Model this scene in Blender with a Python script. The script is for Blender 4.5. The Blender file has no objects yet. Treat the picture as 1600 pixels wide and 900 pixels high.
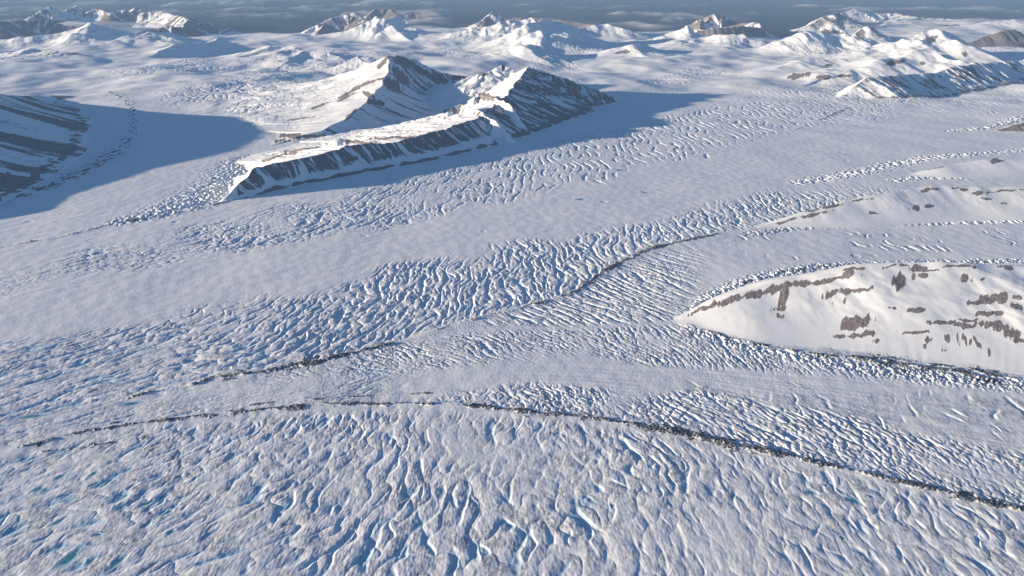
import bpy, math, time, os
import numpy as np
from concurrent.futures import ThreadPoolExecutor
T00 = time.time()
Q = float(os.environ.get('TERRAIN_Q', '1'))          # mesh density factor (1 = final)
f32 = np.float32
D2R = math.pi / 180.0

# ------------------------------------------------------------------ camera model (metres; camera stands over the origin)
CAM_H = 1500.0
FPX = 1385.6                                          # focal length in pixels of the 1600 px wide photograph
TILT = 19.1 * D2R
cT, sT = math.cos(TILT), math.sin(TILT)
SUN_AZ = 13.0 * D2R                                   # direction the light travels, from +x towards +y
SUN_EL = 8.5 * D2R

def to_map(x, y, z=0.0):
    """world point -> position on the survey grid used for the feature tables"""
    h = CAM_H - z
    zc = np.maximum(y * cT + h * sT, 60.0)
    return 800.0 + FPX * x / zc, 450.0 - FPX * (y * sT - h * cT) / zc

def ground(px, py, z=0.0):
    px = np.asarray(px, float); py = np.asarray(py, float)
    a = (px - 800.0) / FPX; b = (450.0 - py) / FPX
    dx, dy, dz = a, cT + b * sT, -sT + b * cT
    t = (z - CAM_H) / dz
    return dx * t, dy * t

def crest(px, py, gy):
    """a crest point seen at (px,py) whose foot stands on the ground row gy -> x, y, z"""
    a = (px - 800.0) / FPX; b = (450.0 - py) / FPX
    _, D = ground(px, gy)
    dx, dy, dz = a, cT + b * sT, -sT + b * cT
    t = D / dy
    return float(dx * t), float(D), float(CAM_H + dz * t)

# ------------------------------------------------------------------ noise
rng = np.random.default_rng(11)
PERM = rng.permutation(256).astype(np.int32); PERM = np.concatenate([PERM, PERM])
_ga = rng.random(256) * 2 * np.pi
GX, GY = np.cos(_ga).astype(f32), np.sin(_ga).astype(f32)
R1D = rng.random(4096).astype(f32)

def pn(x, y, seed=0):
    """gradient noise, about -1..1"""
    xi = np.floor(x); yi = np.floor(y)
    xf = (x - xi).astype(f32); yf = (y - yi).astype(f32)
    xi = (xi.astype(np.int32) + seed * 37) & 255; yi = (yi.astype(np.int32) + seed * 91) & 255
    a = PERM[xi]; b = PERM[(xi + 1) & 255]
    h00 = PERM[a + yi]; h10 = PERM[b + yi]; y1 = (yi + 1) & 255
    h01 = PERM[a + y1]; h11 = PERM[b + y1]
    u = xf * xf * xf * (xf * (xf * 6 - 15) + 10); v = yf * yf * yf * (yf * (yf * 6 - 15) + 10)
    x1 = xf - 1; yy = yf - 1
    n00 = GX[h00] * xf + GY[h00] * yf; n10 = GX[h10] * x1 + GY[h10] * yf
    n01 = GX[h01] * xf + GY[h01] * yy; n11 = GX[h11] * x1 + GY[h11] * yy
    a0 = n00 + u * (n10 - n00); a1 = n01 + u * (n11 - n01)
    return (a0 + v * (a1 - a0)) * 1.5

def fbm(x, y, seed, octs=3, gain=0.5):
    s = 0; a = 1.0; f = 1.0
    for k in range(octs):
        s = s + a * pn(x * f, y * f, seed + k * 5); a *= gain; f *= 2.03
    return s

def n1(s, seed):
    return pn(s, np.full_like(s, 0.37 + seed * 3.1), seed)

def ss(t):
    t = np.clip(t, 0, 1); return t * t * (3 - 2 * t)

def sst(a, b, x):
    return ss((x - a) / (b - a))

# ------------------------------------------------------------------ survey tables
def itp(tab):
    xs = np.array([p[0] for p in tab], float); ys = np.array([p[1] for p in tab], float)
    return lambda x: np.interp(x, xs, ys)

U_A = itp([(-300, 470), (0, 415), (200, 378), (400, 330), (600, 287), (800, 232), (900, 207), (1000, 190), (1100, 168), (1200, 142), (1330, 128)])
D_A = itp([(-300, 520), (0, 470), (100, 446), (200, 426), (300, 410), (400, 391), (550, 366), (700, 333), (800, 318), (900, 290), (1000, 270), (1100, 246), (1200, 214), (1330, 182)])
U_C = itp([(-300, 560), (0, 528), (100, 520), (200, 508), (300, 482), (400, 465), (500, 449), (600, 420), (700, 400), (800, 384), (900, 364), (1000, 345), (1100, 320), (1200, 305), (1300, 290), (1450, 268)])
M1 = [(1600, 352), (1300, 352), (1190, 354), (1120, 366), (1060, 379), (1030, 385), (1000, 395), (970, 409), (945, 422), (925, 436), (905, 451), (880, 463), (850, 472), (815, 481), (770, 492), (720, 506), (660, 522), (610, 538), (560, 549), (530, 556), (470, 568), (430, 577), (380, 586), (330, 592), (300, 600), (240, 612), (190, 622), (130, 634), (60, 650), (-200, 690)]
D_C = itp(sorted(M1))
E_T = itp([(-300, 620), (400, 575), (500, 553), (560, 545), (640, 530), (720, 517), (800, 512), (900, 510), (1000, 506), (1065, 503), (1150, 528), (1250, 547), (1350, 562), (1480, 577), (1600, 592), (1900, 640)])
U_F = itp([(-300, 640), (350, 612), (450, 600), (500, 594), (600, 583), (700, 572), (800, 562), (900, 562), (1000, 566), (1100, 576), (1200, 586), (1300, 594), (1400, 603), (1600, 612), (1900, 640)])
D_F = itp([(-300, 700), (300, 636), (400, 630), (500, 624), (600, 618), (700, 612), (800, 600), (900, 603), (1000, 612), (1060, 605), (1100, 600), (1200, 620), (1300, 640), (1400, 665), (1600, 705), (1900, 760)])
M2 = [(-250, 745), (-60, 715), (30, 700), (90, 684), (150, 670), (220, 659), (300, 650), (350, 646), (400, 641), (450, 637), (500, 635), (560, 632), (620, 631), (700, 632), (760, 637), (820, 643), (880, 649), (940, 656), (1000, 665), (1050, 674), (1100, 684), (1150, 696), (1200, 706), (1250, 717), (1300, 729), (1350, 740), (1400, 751), (1450, 763), (1500, 776), (1550, 787), (1600, 797), (1700, 822), (1900, 875)]
M2y = itp(M2)
COAST = itp([(-900, 40), (0, 40), (100, 40), (250, 43), (370, 50), (430, 56), (480, 54), (520, 50), (650, 40), (700, 43), (760, 44), (850, 43), (930, 48), (1000, 51), (1050, 50), (1190, 56), (1220, 60), (1260, 53), (1300, 46), (1450, 42), (1520, 37), (1600, 37), (2400, 37)])

# crests: (px, py, foot row, width to the right of the direction of travel, width to the left), metres
RIDGES = []
def ridge(group, pts, p=1.15, rr=-2.0, rl=-2.0, foot=0.0, gl=60.0, gam=0.12, lee=0.0):
    P = np.array([crest(a, b, c) for a, b, c, *_ in pts])
    W = np.array([(q[3], q[4]) for q in pts], float)
    if gam <= .05 and group not in ('nunatak', 'mid', 'upper'): W = W * np.array([2.5, 2.1])
    R = dict(g=group, P=P, W=W, p=p, rr=rr, rl=rl, foot=foot, gl=gl, gam=gam, i=len(RIDGES))
    if gam <= .05:                                    # rounded snow hills: crest as a smooth curve over a straight axis
        A = P[-1, :2] - P[0, :2]; ln = math.hypot(*A); A = A / ln; B = np.array([A[1], -A[0]])
        sv = (P[:, :2] - P[0, :2]) @ A; cv = (P[:, :2] - P[0, :2]) @ B
        o = np.argsort(sv); sv = sv[o]; g = np.linspace(-.15 * ln, 1.15 * ln, 240); tab = []
        for q in (cv[o], P[o, 2], W[o, 0], W[o, 1]):
            y_ = np.interp(g, sv, q); k = np.exp(-np.linspace(-2, 2, 25) ** 2); k /= k.sum()
            tab.append(np.convolve(np.pad(y_, 12, mode='edge'), k, 'valid'))
        R['graph'] = (A, B, ln, g, tab)
    RIDGES.append(R)

GROUPS = ['', 'long', 'pyramid', 'left', 'right', 'cone', 'nunatak', 'mid', 'upper', 'hillr', 'farright', 'darkr', 'mesa', 'knob', 'hills', 'peaklet',
          'backrange', 'crag', 'snowcrag', 'fogmesa', 'farleft', 'leftrange', 'leftcrag', 'whitehill', 'roundhill', 'outcrop', 'rim', 'rimtwo', 'shade_ridge', 'rockcorner', 'lowfar', 'hillfar']
GI = {g: i for i, g in enumerate(GROUPS)}

ridge('long', [(345, 315, 315, 40, 40), (372, 288, 306, 120, 90), (395, 262, 296, 200, 220), (430, 254, 286, 210, 460), (480, 246, 277, 225, 1000), (545, 227, 262, 280, 1200), (620, 221, 250, 280, 1500),
               (700, 201, 231, 310, 1700), (745, 184, 219, 340, 1600), (790, 150, 188, 700, 900), (825, 105, 158, 1200, 900), (846, 110, 158, 1150, 800), (870, 119, 158, 950, 700), (920, 137, 157, 560, 500), (962, 153, 156, 200, 200)], p=1.1, rr=.28, rl=-2, foot=.55, gl=75)
ridge('long', [(825, 105, 158, 700, 900), (808, 113, 158, 700, 1000), (786, 101, 156, 700, 1200), (765, 110, 158, 600, 1200), (745, 117, 157, 500, 1200), (705, 127, 152, 300, 900)], rr=-.5, rl=-1.2)
ridge('long', [(740, 153, 186, 200, 200), (752, 147, 183, 260, 350), (775, 153, 196, 260, 300), (800, 165, 205, 200, 200)], rr=-.4, rl=-2)
ridge('long', [(700, 172, 207, 120, 200), (720, 163, 205, 200, 300), (745, 172, 212, 220, 300), (776, 190, 222, 150, 200)], rr=0, rl=-2)
ridge('long', [(505, 226, 255, 60, 120), (530, 214, 254, 110, 180), (560, 224, 255, 60, 100)], rr=-.3, rl=-2)
ridge('pyramid', [(608, 86, 150, 2300, 1000), (605, 112, 160, 2200, 900), (594, 138, 176, 2000, 800), (568, 162, 190, 1700, 650), (540, 185, 203, 1300, 450), (500, 205, 215, 800, 300), (462, 214, 221, 300, 200)], p=1.8, rr=-1.25, rl=-.3, gl=130, gam=.06)
ridge('pyramid', [(608, 86, 150, 900, 1200), (632, 88, 147, 900, 1000), (655, 97, 144, 800, 900), (690, 117, 141, 600, 700), (728, 122, 139, 320, 500), (750, 128, 138, 200, 300)], rr=.02, rl=-1, gl=110)
ridge('pyramid', [(608, 86, 150, 600, 700), (580, 105, 152, 600, 800), (548, 122, 155, 500, 800), (515, 138, 160, 300, 600)], p=1.5, rr=-2, rl=-2)
ridge('left', [(85, 154, 157, 200, 250), (0, 150, 166, 900, 800), (-40, 137, 200, 2000, 1050), (-80, 163, 235, 2000, 1120), (-150, 240, 290, 1600, 1050), (-220, 300, 340, 600, 700)], p=1.05, rl=.02, rr=-1, gl=330, foot=.2, gam=.05001)
ridge('right', [(1312, 156, 157, 60, 60), (1352, 125, 152, 600, 420), (1400, 117, 147, 640, 700), (1450, 110, 142, 640, 900), (1500, 104, 136, 640, 900), (1560, 98, 130, 650, 900), (1600, 96, 127, 650, 900), (1780, 86, 116, 650, 900)], rr=-.12, foot=.35, gl=90)
ridge('cone', [(1447, 79, 118, 900, 900), (1405, 98, 122, 700, 700), (1330, 106, 128, 500, 500)], rr=-1.1, rl=-1.1, gl=170, gam=.05)
ridge('cone', [(1447, 79, 118, 900, 900), (1480, 97, 124, 700, 800), (1520, 105, 127, 500, 500)], rr=-1.6, rl=-2, gl=170, gam=.05)
ridge('hillr', [(1205, 116, 120, 300, 300), (1250, 101, 114, 600, 600), (1320, 99, 113, 700, 700), (1385, 102, 116, 600, 600)], rr=-.9, rl=-2, gl=170, gam=.05)
ridge('nunatak', [(1065, 500, 500, 60, 40), (1100, 480, 492, 270, 130), (1140, 462, 484, 470, 220), (1190, 446, 474, 540, 260), (1240, 431, 467, 650, 320), (1300, 417, 463, 780, 360), (1400, 409, 463, 920, 420), (1500, 408, 465, 1020, 460), (1600, 414, 468, 1080, 480), (1850, 418, 470, 1100, 600), (2100, 452, 480, 700, 500)], p=1.0, rr=-3, rl=-.9, gl=260, gam=.045)
ridge('mid', [(1186, 354, 354, 40, 40), (1230, 340, 349, 130, 120), (1280, 325, 343, 230, 220), (1340, 308, 335, 330, 260), (1400, 298, 329, 360, 300), (1480, 291, 324, 390, 300), (1600, 292, 323, 410, 320), (1800, 296, 325, 430, 320)], rr=-2, rl=-1.3, gl=220, gam=.03)
ridge('upper', [(1425, 274, 274, 60, 60), (1470, 261, 270, 240, 160), (1540, 249, 264, 330, 240), (1600, 246, 262, 340, 260), (1800, 240, 258, 400, 300)], rr=-2, rl=-1.2, gl=160, gam=.02)
ridge('rockcorner', [(1562, 204, 205, 60, 60), (1585, 196, 203, 200, 160), (1620, 186, 200, 260, 220), (1750, 180, 196, 300, 300)], rr=.8, rl=.2)
ridge('cone', [(1410, 58, 92, 700, 700), (1455, 50, 90, 1200, 1100), (1470, 54, 92, 1200, 1000), (1500, 76, 97, 800, 800), (1570, 95, 104, 400, 400)], rr=-1.0, rl=-2, gl=170, gam=.05)
ridge('hillfar', [(1250, 54, 82, 600, 500), (1285, 50, 80, 900, 700), (1310, 47, 80, 1000, 800), (1345, 58, 80, 700, 500)], rr=-1.0, rl=-.6, gl=170, gam=.05)
ridge('hillfar', [(1335, 52, 63, 250, 250), (1350, 45, 62, 500, 400), (1365, 46, 62, 500, 400), (1376, 53, 63, 250, 250)], rr=.1, rl=-1, gl=170, gam=.05)
ridge('darkr', [(1520, 66, 76, 260, 300), (1550, 58, 75, 600, 500), (1583, 50, 74, 800, 700), (1605, 58, 74, 800, 600), (1660, 62, 74, 500, 500)], rr=1.2, rl=.6, gl=200)
ridge('farright', [(1262, 36, 46, 500, 600), (1285, 24, 45, 1100, 900), (1310, 16, 44, 1500, 1000), (1322, 28, 45, 900, 800)], rr=.2, rl=0, gl=240)
ridge('farright', [(1315, 18, 32, 900, 900), (1338, 10, 31, 1500, 1200), (1360, 18, 31, 1500, 900), (1400, 18, 31, 1400, 900), (1440, 25, 34, 1100, 900), (1495, 27, 36, 700, 700)], rr=-.2, rl=0, gl=240)
ridge('farright', [(1385, 33, 42, 500, 500), (1425, 27, 40, 900, 800), (1437, 23, 38, 900, 700), (1450, 33, 40, 400, 500)], rr=-1, rl=0, gl=240)
ridge('lowfar', [(1535, 38, 46, 500, 700), (1570, 35, 46, 800, 900), (1640, 36, 46, 900, 900)], rr=-.8, rl=0, gl=170, gam=.05)
ridge('knob', [(1020, 60, 68, 500, 500), (1050, 46, 67, 800, 600), (1072, 39, 67, 900, 600), (1085, 52, 68, 500, 450)], rr=-1.3, rl=-.4, gl=200, gam=.05)
ridge('mesa', [(1078, 42, 55, 300, 400), (1092, 34, 55, 500, 500), (1101, 42, 55, 400, 400), (1108, 28, 54, 700, 600), (1116, 25, 54, 900, 700), (1138, 28, 54, 1000, 700), (1152, 39, 55, 700, 600), (1186, 40, 57, 500, 500), (1192, 50, 58, 200, 300)], p=.85, rr=.15, rl=.3, gl=200)
ridge('mesa', [(1090, 48, 62, 240, 500), (1120, 46, 62, 300, 700), (1160, 44, 61, 300, 600), (1190, 46, 60, 260, 300)], p=.8, rr=1.0, rl=-2, gl=150)
ridge('hills', [(1062, 64, 74, 600, 600), (1100, 60, 72, 900, 600), (1140, 58, 74, 900, 700), (1161, 53, 74, 700, 600), (1172, 66, 76, 400, 400)], rr=-1.2, rl=-2, gl=170, gam=.05)
ridge('hills', [(770, 42, 62, 900, 900), (805, 33, 60, 1500, 1000), (828, 29, 59, 1500, 900), (842, 36, 62, 900, 700)], rr=-2, rl=-2, gl=170, gam=.05)
ridge('hills', [(820, 46, 76, 700, 600), (845, 39, 74, 1000, 700), (872, 38, 72, 700, 600)], rr=-2, rl=-2, gl=170, gam=.05)
ridge('hills', [(822, 60, 80, 500, 400), (846, 48, 79, 700, 500), (853, 58, 80, 500, 400)], rr=-1.6, rl=-2, gl=170, gam=.05)
ridge('hills', [(790, 80, 92, 500, 500), (815, 71, 92, 800, 600), (845, 74, 90, 800, 500), (856, 84, 90, 400, 300)], rr=-2, rl=-2, gl=170, gam=.05)
ridge('hills', [(900, 48, 60, 500, 700), (945, 44, 58, 700, 700), (975, 48, 60, 500, 500)], rr=-2, rl=-2, gl=170, gam=.05)
ridge('hills', [(950, 82, 88, 250, 250), (985, 74, 88, 500, 400), (1010, 72, 86, 500, 400), (1030, 80, 86, 300, 300)], rr=-.6, rl=-2, gl=170, gam=.05)
ridge('peaklet', [(755, 30, 46, 500, 600), (769, 19, 45, 900, 700), (785, 29, 45, 500, 500)], rr=.1, rl=0, gl=200)
ridge('backrange', [(780, 30, 41, 600, 600), (805, 24, 41, 900, 700), (835, 25, 41, 900, 700), (865, 26, 42, 900, 700), (900, 32, 44, 700, 600), (940, 40, 47, 400, 400)], rr=.7, rl=.4, gl=220)
ridge('crag', [(496, 42, 54, 300, 500), (515, 34, 53, 600, 700), (538, 30, 52, 800, 700), (556, 25, 52, 900, 700), (568, 33, 53, 700, 600), (585, 36, 54, 400, 500)], p=.95, rr=.15, rl=-.3, gl=150)
ridge('crag', [(498, 54, 58, 200, 200), (506, 42, 57, 450, 400), (520, 42, 56, 450, 400)], rr=.6, rl=0, gl=180)
ridge('snowcrag', [(568, 40, 58, 500, 500), (590, 30, 57, 800, 600), (604, 37, 58, 500, 500), (625, 33, 56, 700, 600), (640, 46, 58, 400, 400)], rr=-.9, rl=-1, gl=170, gam=.05)
ridge('snowcrag', [(598, 54, 61, 250, 250), (611, 42, 60, 600, 500), (625, 48, 60, 350, 350)], rr=-.5, rl=-1, gl=170, gam=.05)
ridge('fogmesa', [(578, 20, 35, 500, 600), (586, 11, 34, 900, 700), (606, 11, 34, 900, 700), (622, 19, 35, 500, 600)], p=.85, rr=.7, rl=.4, gl=200)
ridge('fogmesa', [(638, 20, 31, 500, 500), (646, 16, 30, 800, 700), (670, 20, 31, 700, 500), (674, 26, 32, 400, 400)], p=.85, rr=1.2, rl=1, gl=200)
ridge('farleft', [(45, 31, 45, 700, 700), (60, 20, 44, 1200, 1100), (78, 14, 43, 1500, 1300), (92, 26, 43, 900, 900), (105, 17, 42, 1300, 1200), (122, 12, 41, 1500, 1300), (136, 20, 42, 900, 900), (152, 15, 41, 1300, 1000), (172, 22, 43, 900, 900), (187, 16, 42, 1200, 900), (205, 18, 42, 1000, 900), (212, 10, 41, 1300, 900), (226, 20, 42, 900, 900), (252, 15, 42, 1200, 900), (272, 24, 45, 700, 800), (292, 30, 47, 500, 500)], rr=0, rl=0, gl=200)
ridge('leftrange', [(-80, 45, 62, 900, 900), (-10, 40, 60, 1100, 900), (30, 36, 58, 1200, 900), (70, 31, 57, 1200, 900), (98, 36, 57, 900, 800), (132, 46, 58, 400, 400)], rr=.35, rl=0, gl=200)
ridge('leftcrag', [(215, 53, 60, 300, 300), (240, 46, 58, 500, 500), (262, 37, 57, 800, 600), (284, 44, 57, 600, 600), (299, 27, 54, 1000, 800), (312, 37, 54, 800, 700), (345, 37, 52, 900, 700), (368, 47, 53, 300, 300)], rr=.3, rl=0, gl=160)
ridge('whitehill', [(143, 44, 72, 900, 900), (120, 53, 72, 800, 700), (55, 60, 74, 500, 500)], rr=-2, rl=-2, gl=170, gam=.05)
ridge('whitehill', [(143, 44, 72, 900, 900), (165, 52, 70, 800, 700), (195, 60, 67, 400, 400)], rr=-2, rl=-2, gl=170, gam=.05)
ridge('roundhill', [(180, 66, 76, 400, 500), (215, 56, 74, 800, 700), (235, 54, 72, 900, 700), (262, 58, 70, 600, 500)], rr=-1.3, rl=-2, gl=170, gam=.05)
ridge('outcrop', [(-20, 88, 94, 200, 200), (22, 78, 93, 480, 400), (48, 75, 93, 560, 400), (62, 80, 93, 480, 400), (92, 86, 95, 250, 250)], rr=-.4, rl=.4, gl=170, gam=.05)
ridge('rim', [(250, 86, 92, 200, 200), (262, 77, 90, 420, 350), (285, 71, 87, 560, 420), (325, 70, 83, 520, 400), (350, 62, 78, 300, 300)], rr=-.8, rl=-2, gl=170, gam=.05)
ridge('rimtwo', [(415, 80, 92, 250, 250), (424, 75, 91, 500, 420), (455, 75, 90, 520, 420), (475, 81, 94, 560, 420), (505, 85, 95, 500, 350), (530, 93, 98, 200, 200)], rr=-.55, rl=-.2, gl=170, gam=.05)
ridge('rimtwo', [(475, 81, 94, 500, 400), (455, 92, 100, 420, 420), (440, 102, 107, 250, 250)], rr=-.8, rl=-1, gl=170, gam=.05)
ridge('rimtwo', [(530, 101, 112, 150, 150), (557, 91, 110, 380, 330), (580, 98, 113, 220, 220)], rr=-.8, rl=-1, gl=170, gam=.05)

# unseen snow ridge, added past the left edge to throw shade on the glacier
RIDGES.append(dict(g='shade_ridge', P=np.array([(-6300, 2300, 30), (-5500, 2900, 330), (-4900, 3350, 400), (-4600, 3700, 230), (-4450, 3950, 30)], float), W=np.array([(400, 400), (900, 900), (900, 900), (600, 600), (200, 200)], float), p=1.2, rr=-1, rl=-1, foot=0, gl=90, gam=.1, i=len(RIDGES)))

# bare rock patches: centre, half sizes on the survey grid, tilt (deg, + = down to the right)
PATCH = [
 (1100, 482, 26, 3.5, -20), (1135, 470, 30, 5, -17), (1175, 461, 34, 6, -14), (1210, 452, 30, 6, -14), (1240, 445, 26, 4, -10), (1225, 467, 7, 19, 25), (1220, 483, 10, 4, 0), (1219, 493, 7, 4, 30),
 (1285, 440, 34, 3, -10), (1325, 428, 16, 6, -10), (1310, 434, 30, 3, -8), (1302, 457, 16, 7, -25), (1322, 456, 12, 5, 0), (1345, 452, 20, 3, -10), (1298, 475, 2, 6, 0), (1318, 470, 2, 5, 20),
 (1403, 441, 8, 12, 20), (1433, 419, 11, 5, 0), (1428, 433, 3, 5, 0), (1440, 430, 6, 4, 0), (1506, 435, 9, 7, 10), (1535, 436, 6, 2, 0), (1556, 466, 22, 8, -6), (1530, 472, 18, 4, 0), (1545, 490, 20, 4, -3), (1588, 478, 12, 5, 20), (1590, 464, 8, 4, 20),
 (1336, 503, 26, 10, -12), (1325, 512, 14, 4, 0), (1350, 521, 22, 5, -8), (1310, 526, 20, 3, 0), (1370, 532, 6, 5, 10), (1395, 483, 5, 2, 0), (1433, 484, 13, 4.5, -6), (1470, 503, 22, 4, 2), (1505, 508, 20, 4, 4), (1512, 500, 18, 2, 0),
 (1555, 509, 26, 7, 8), (1580, 520, 22, 8, 15), (1590, 532, 14, 5, 15), (1437, 518, 24, 2.5, -6), (1455, 529, 8, 6, -20), (1447, 540, 4, 4, 0), (1478, 527, 2.2, 9, -8), (1496, 529, 2.4, 10, -8), (1507, 533, 2.4, 10, -12), (1516, 533, 4, 5, 0), (1527, 536, 2.2, 9, -18), (1541, 550, 3, 7, -15), (1473, 546, 2, 4, 0),
 (1395, 416, 20, 2, -4), (1330, 420, 24, 2.4, -6), (1500, 415, 26, 2, 4), (1570, 418, 14, 3, 10), (1480, 416, 8, 2, 0), (1450, 422, 26, 1.6, -4),
 (1260, 329, 26, 2.4, -9), (1295, 322, 26, 2.2, -9), (1340, 313, 26, 1.6, -8), (1270, 336, 26, 2, -15), (1230, 346, 24, 1.6, -15), (1447, 297, 8, 3, -10), (1459, 295, 5, 2, 0), (1432, 325, 6, 4, 0), (1452, 322, 6, 3, -10), (1364, 332, 6, 2.6, 8), (1508, 296, 8, 3, 5), (1528, 302, 10, 3.4, 0), (1496, 293, 8, 2, 5), (1540, 310, 10, 1.6, 0), (1418, 328, 3, 1.5, 0), (1570, 298, 24, 1.4, -4), (1474, 316, 2, 1.5, 0), (1568, 318, 4, 1.5, 0),
 (1556, 251, 12, 3, -4), (1552, 246, 8, 2, 0), (1485, 256, 16, 1.8, -12), (1460, 262, 14, 1.8, -12),
 (1455, 61, 9, 5, -25), (1398, 97, 14, 4, -14), (1444, 100, 7, 3, -10), (1246, 119, 20, 4, -8), (1285, 121, 12, 3, -4), (1293, 102, 6, 2, 0), (1318, 118, 12, 2, 0), (1507, 85, 6, 4, 40), (1070, 43, 3, 2, 0), (972, 82, 12, 3, -8), (1300, 50, 20, 3, 0),
 (600, 95, 3, 16, 40), (575, 130, 26, 2.0, -20), (545, 145, 22, 2.2, -24), (500, 165, 18, 1.6, -20), (540, 152, 18, 1.6, -22), (470, 185, 22, 1.2, -8), (640, 100, 26, 5, 30), (665, 115, 28, 5, 25), (690, 125, 20, 5, 8), (625, 118, 18, 6, 45), (612, 132, 14, 8, 30), (577, 148, 12, 3, 30), (588, 160, 12, 5, 10), (655, 108, 14, 4, 20), (712, 122, 14, 4, -5),
 (550, 178, 12, 3, -40), (430, 214, 40, 3, -6), (480, 213, 30, 2.5, -4), (420, 222, 30, 3, -4), (560, 222, 30, 2.4, 6), (620, 215, 40, 1.8, -3), (470, 234, 30, 1.6, -10), (430, 246, 30, 1.6, -14),
 (760, 152, 16, 6, 12), (705, 172, 12, 3, -10), (784, 106, 3, 5, 0), (755, 116, 8, 3, 0), (905, 150, 60, 1.4, 30),
]
# debris ridges (medial moraines): polyline, half width (m), height (m)
MORAINES = [
 dict(name='front', pts=M2[2:-1], w=itp([(0, 10), (250, 18), (420, 20), (560, 16), (700, 15), (800, 18), (1000, 20), (1200, 18), (1600, 20), (1800, 20)]), h=7.0, gap=itp([(0, .15), (120, -.25), (300, -.35), (450, -.25), (600, -.2), (720, -.35), (900, -.7), (1800, -.8)])),
 dict(name='middle', pts=M1[3:17], w=itp([(600, 8), (800, 9), (900, 15), (960, 20), (1060, 18)]), h=8.0, gap=itp([(640, .0), (800, -.1), (870, -.3), (930, -.5), (1040, -.6)])),
 dict(name='lower', pts=M1[17:27], w=itp([(130, 10), (300, 16), (400, 24), (520, 26), (570, 18)]), h=8.0, gap=itp([(130, .1), (250, .0), (330, -.2), (400, -.45), (520, -.6), (560, -.3)])),
 dict(name='upper', pts=[(395, 306), (345, 317), (300, 328), (250, 338), (180, 349), (140, 359), (100, 369), (50, 377), (-60, 396)], w=itp([(0, 8), (120, 9), (180, 15), (400, 14)]), h=7.0, gap=itp([(0, .1), (100, .05), (180, -.4), (250, -.1), (400, -.3)])),
 dict(name='side', pts=[(1075, 508), (1110, 520), (1140, 529), (1180, 539), (1230, 549), (1300, 556), (1360, 562), (1430, 571), (1500, 579), (1600, 596), (1750, 622)], w=itp([(1070, 7), (1150, 10), (1230, 10), (1340, 26), (1420, 44), (1600, 44)]), h=9.0, gap=itp([(1060, -.2), (1130, -.3), (1250, -.1), (1340, -.3), (1420, -.25), (1600, -.1)])),
 dict(name='back', pts=[(1130, 452), (1180, 436), (1220, 426), (1260, 421), (1300, 416), (1340, 413)], w=itp([(1130, 9), (1200, 14), (1260, 24), (1310, 24), (1340, 14)]), h=9.0, gap=itp([(1130, .25), (1200, .05), (1260, -.15), (1340, .0)])),
 dict(name='strand', pts=[(380, 634), (430, 628), (480, 626), (540, 621), (600, 618), (670, 614), (720, 612)], w=itp([(380, 5), (540, 8), (720, 5)]), h=4.0, gap=itp([(380, .1), (540, -.1), (720, .25)])),
 dict(name='trail', pts=[(-60, 722), (20, 712), (80, 704), (130, 698), (180, 690), (250, 679), (300, 672)], w=itp([(-60, 6), (120, 9), (300, 5)]), h=4.0, gap=itp([(-60, .1), (120, -.2), (300, .2)])),
 dict(name='curl', pts=[(165, 148), (190, 155), (205, 170), (212, 190), (205, 212), (190, 230), (160, 252), (110, 278), (60, 297), (0, 316), (-80, 340)], w=itp([(-80, 40), (0, 50), (60, 60), (120, 70), (200, 60), (220, 30)]), h=8.0, gap=itp([(-80, -.3), (60, -.25), (130, -.15), (190, .05), (220, .2)])),
 dict(name='junction', pts=[(1320, 171), (1300, 180), (1285, 186), (1262, 194), (1240, 203)], w=itp([(1240, 8), (1290, 22), (1320, 22)]), h=6.0, gap=itp([(1240, .2), (1290, -.2), (1320, -.3)])),
]
# melt pools: map position, half length and half width (m), heading (deg from +x), roundness
POOLS = [(109, 872, 36, 9.5, 74), (141, 878, 12, 6, 70), (183, 880, 24, 7, 78), (232, 785, 17, 5.5, 66), (254, 776, 13, 5, 66), (262, 800, 14, 4, 64), (231, 818, 14, 4.5, 70), (267, 833, 10, 4.5, 66), (324, 779, 10, 4, 70), (91, 815, 17, 6, 68),
         (153, 836, 8, 6, 40), (59, 764, 15, 6, 62), (94, 745, 16, 6, 60), (145, 741, 14, 5, 58), (149, 756, 10, 4.5, 60), (48, 650, 34, 9, 22), (173, 587, 14, 6, 30), (205, 629, 30, 9, 20),
         (1266, 769, 12, 8, 118), (1290, 758, 7, 4.5, 110), (1313, 768, 11, 5, 105), (1335, 782, 15, 8, 118), (1361, 777, 8, 4, 130), (1007, 300, 15, 20, 20), (906, 312, 26, 16, 10), (968, 266, 26, 20, 5), (1048, 788, 10, 4, 100), (957, 790, 9, 4, 95), (1317, 840, 6, 4, 120)]
for i, p in enumerate(POOLS):
    x, y = ground(p[0], p[1]); POOLS[i] = dict(x=float(x), y=float(y), a=p[2] * 1.25, b=p[3] * 1.5, r=p[4] * D2R, px=p[0], py=p[1], i=i)

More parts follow.
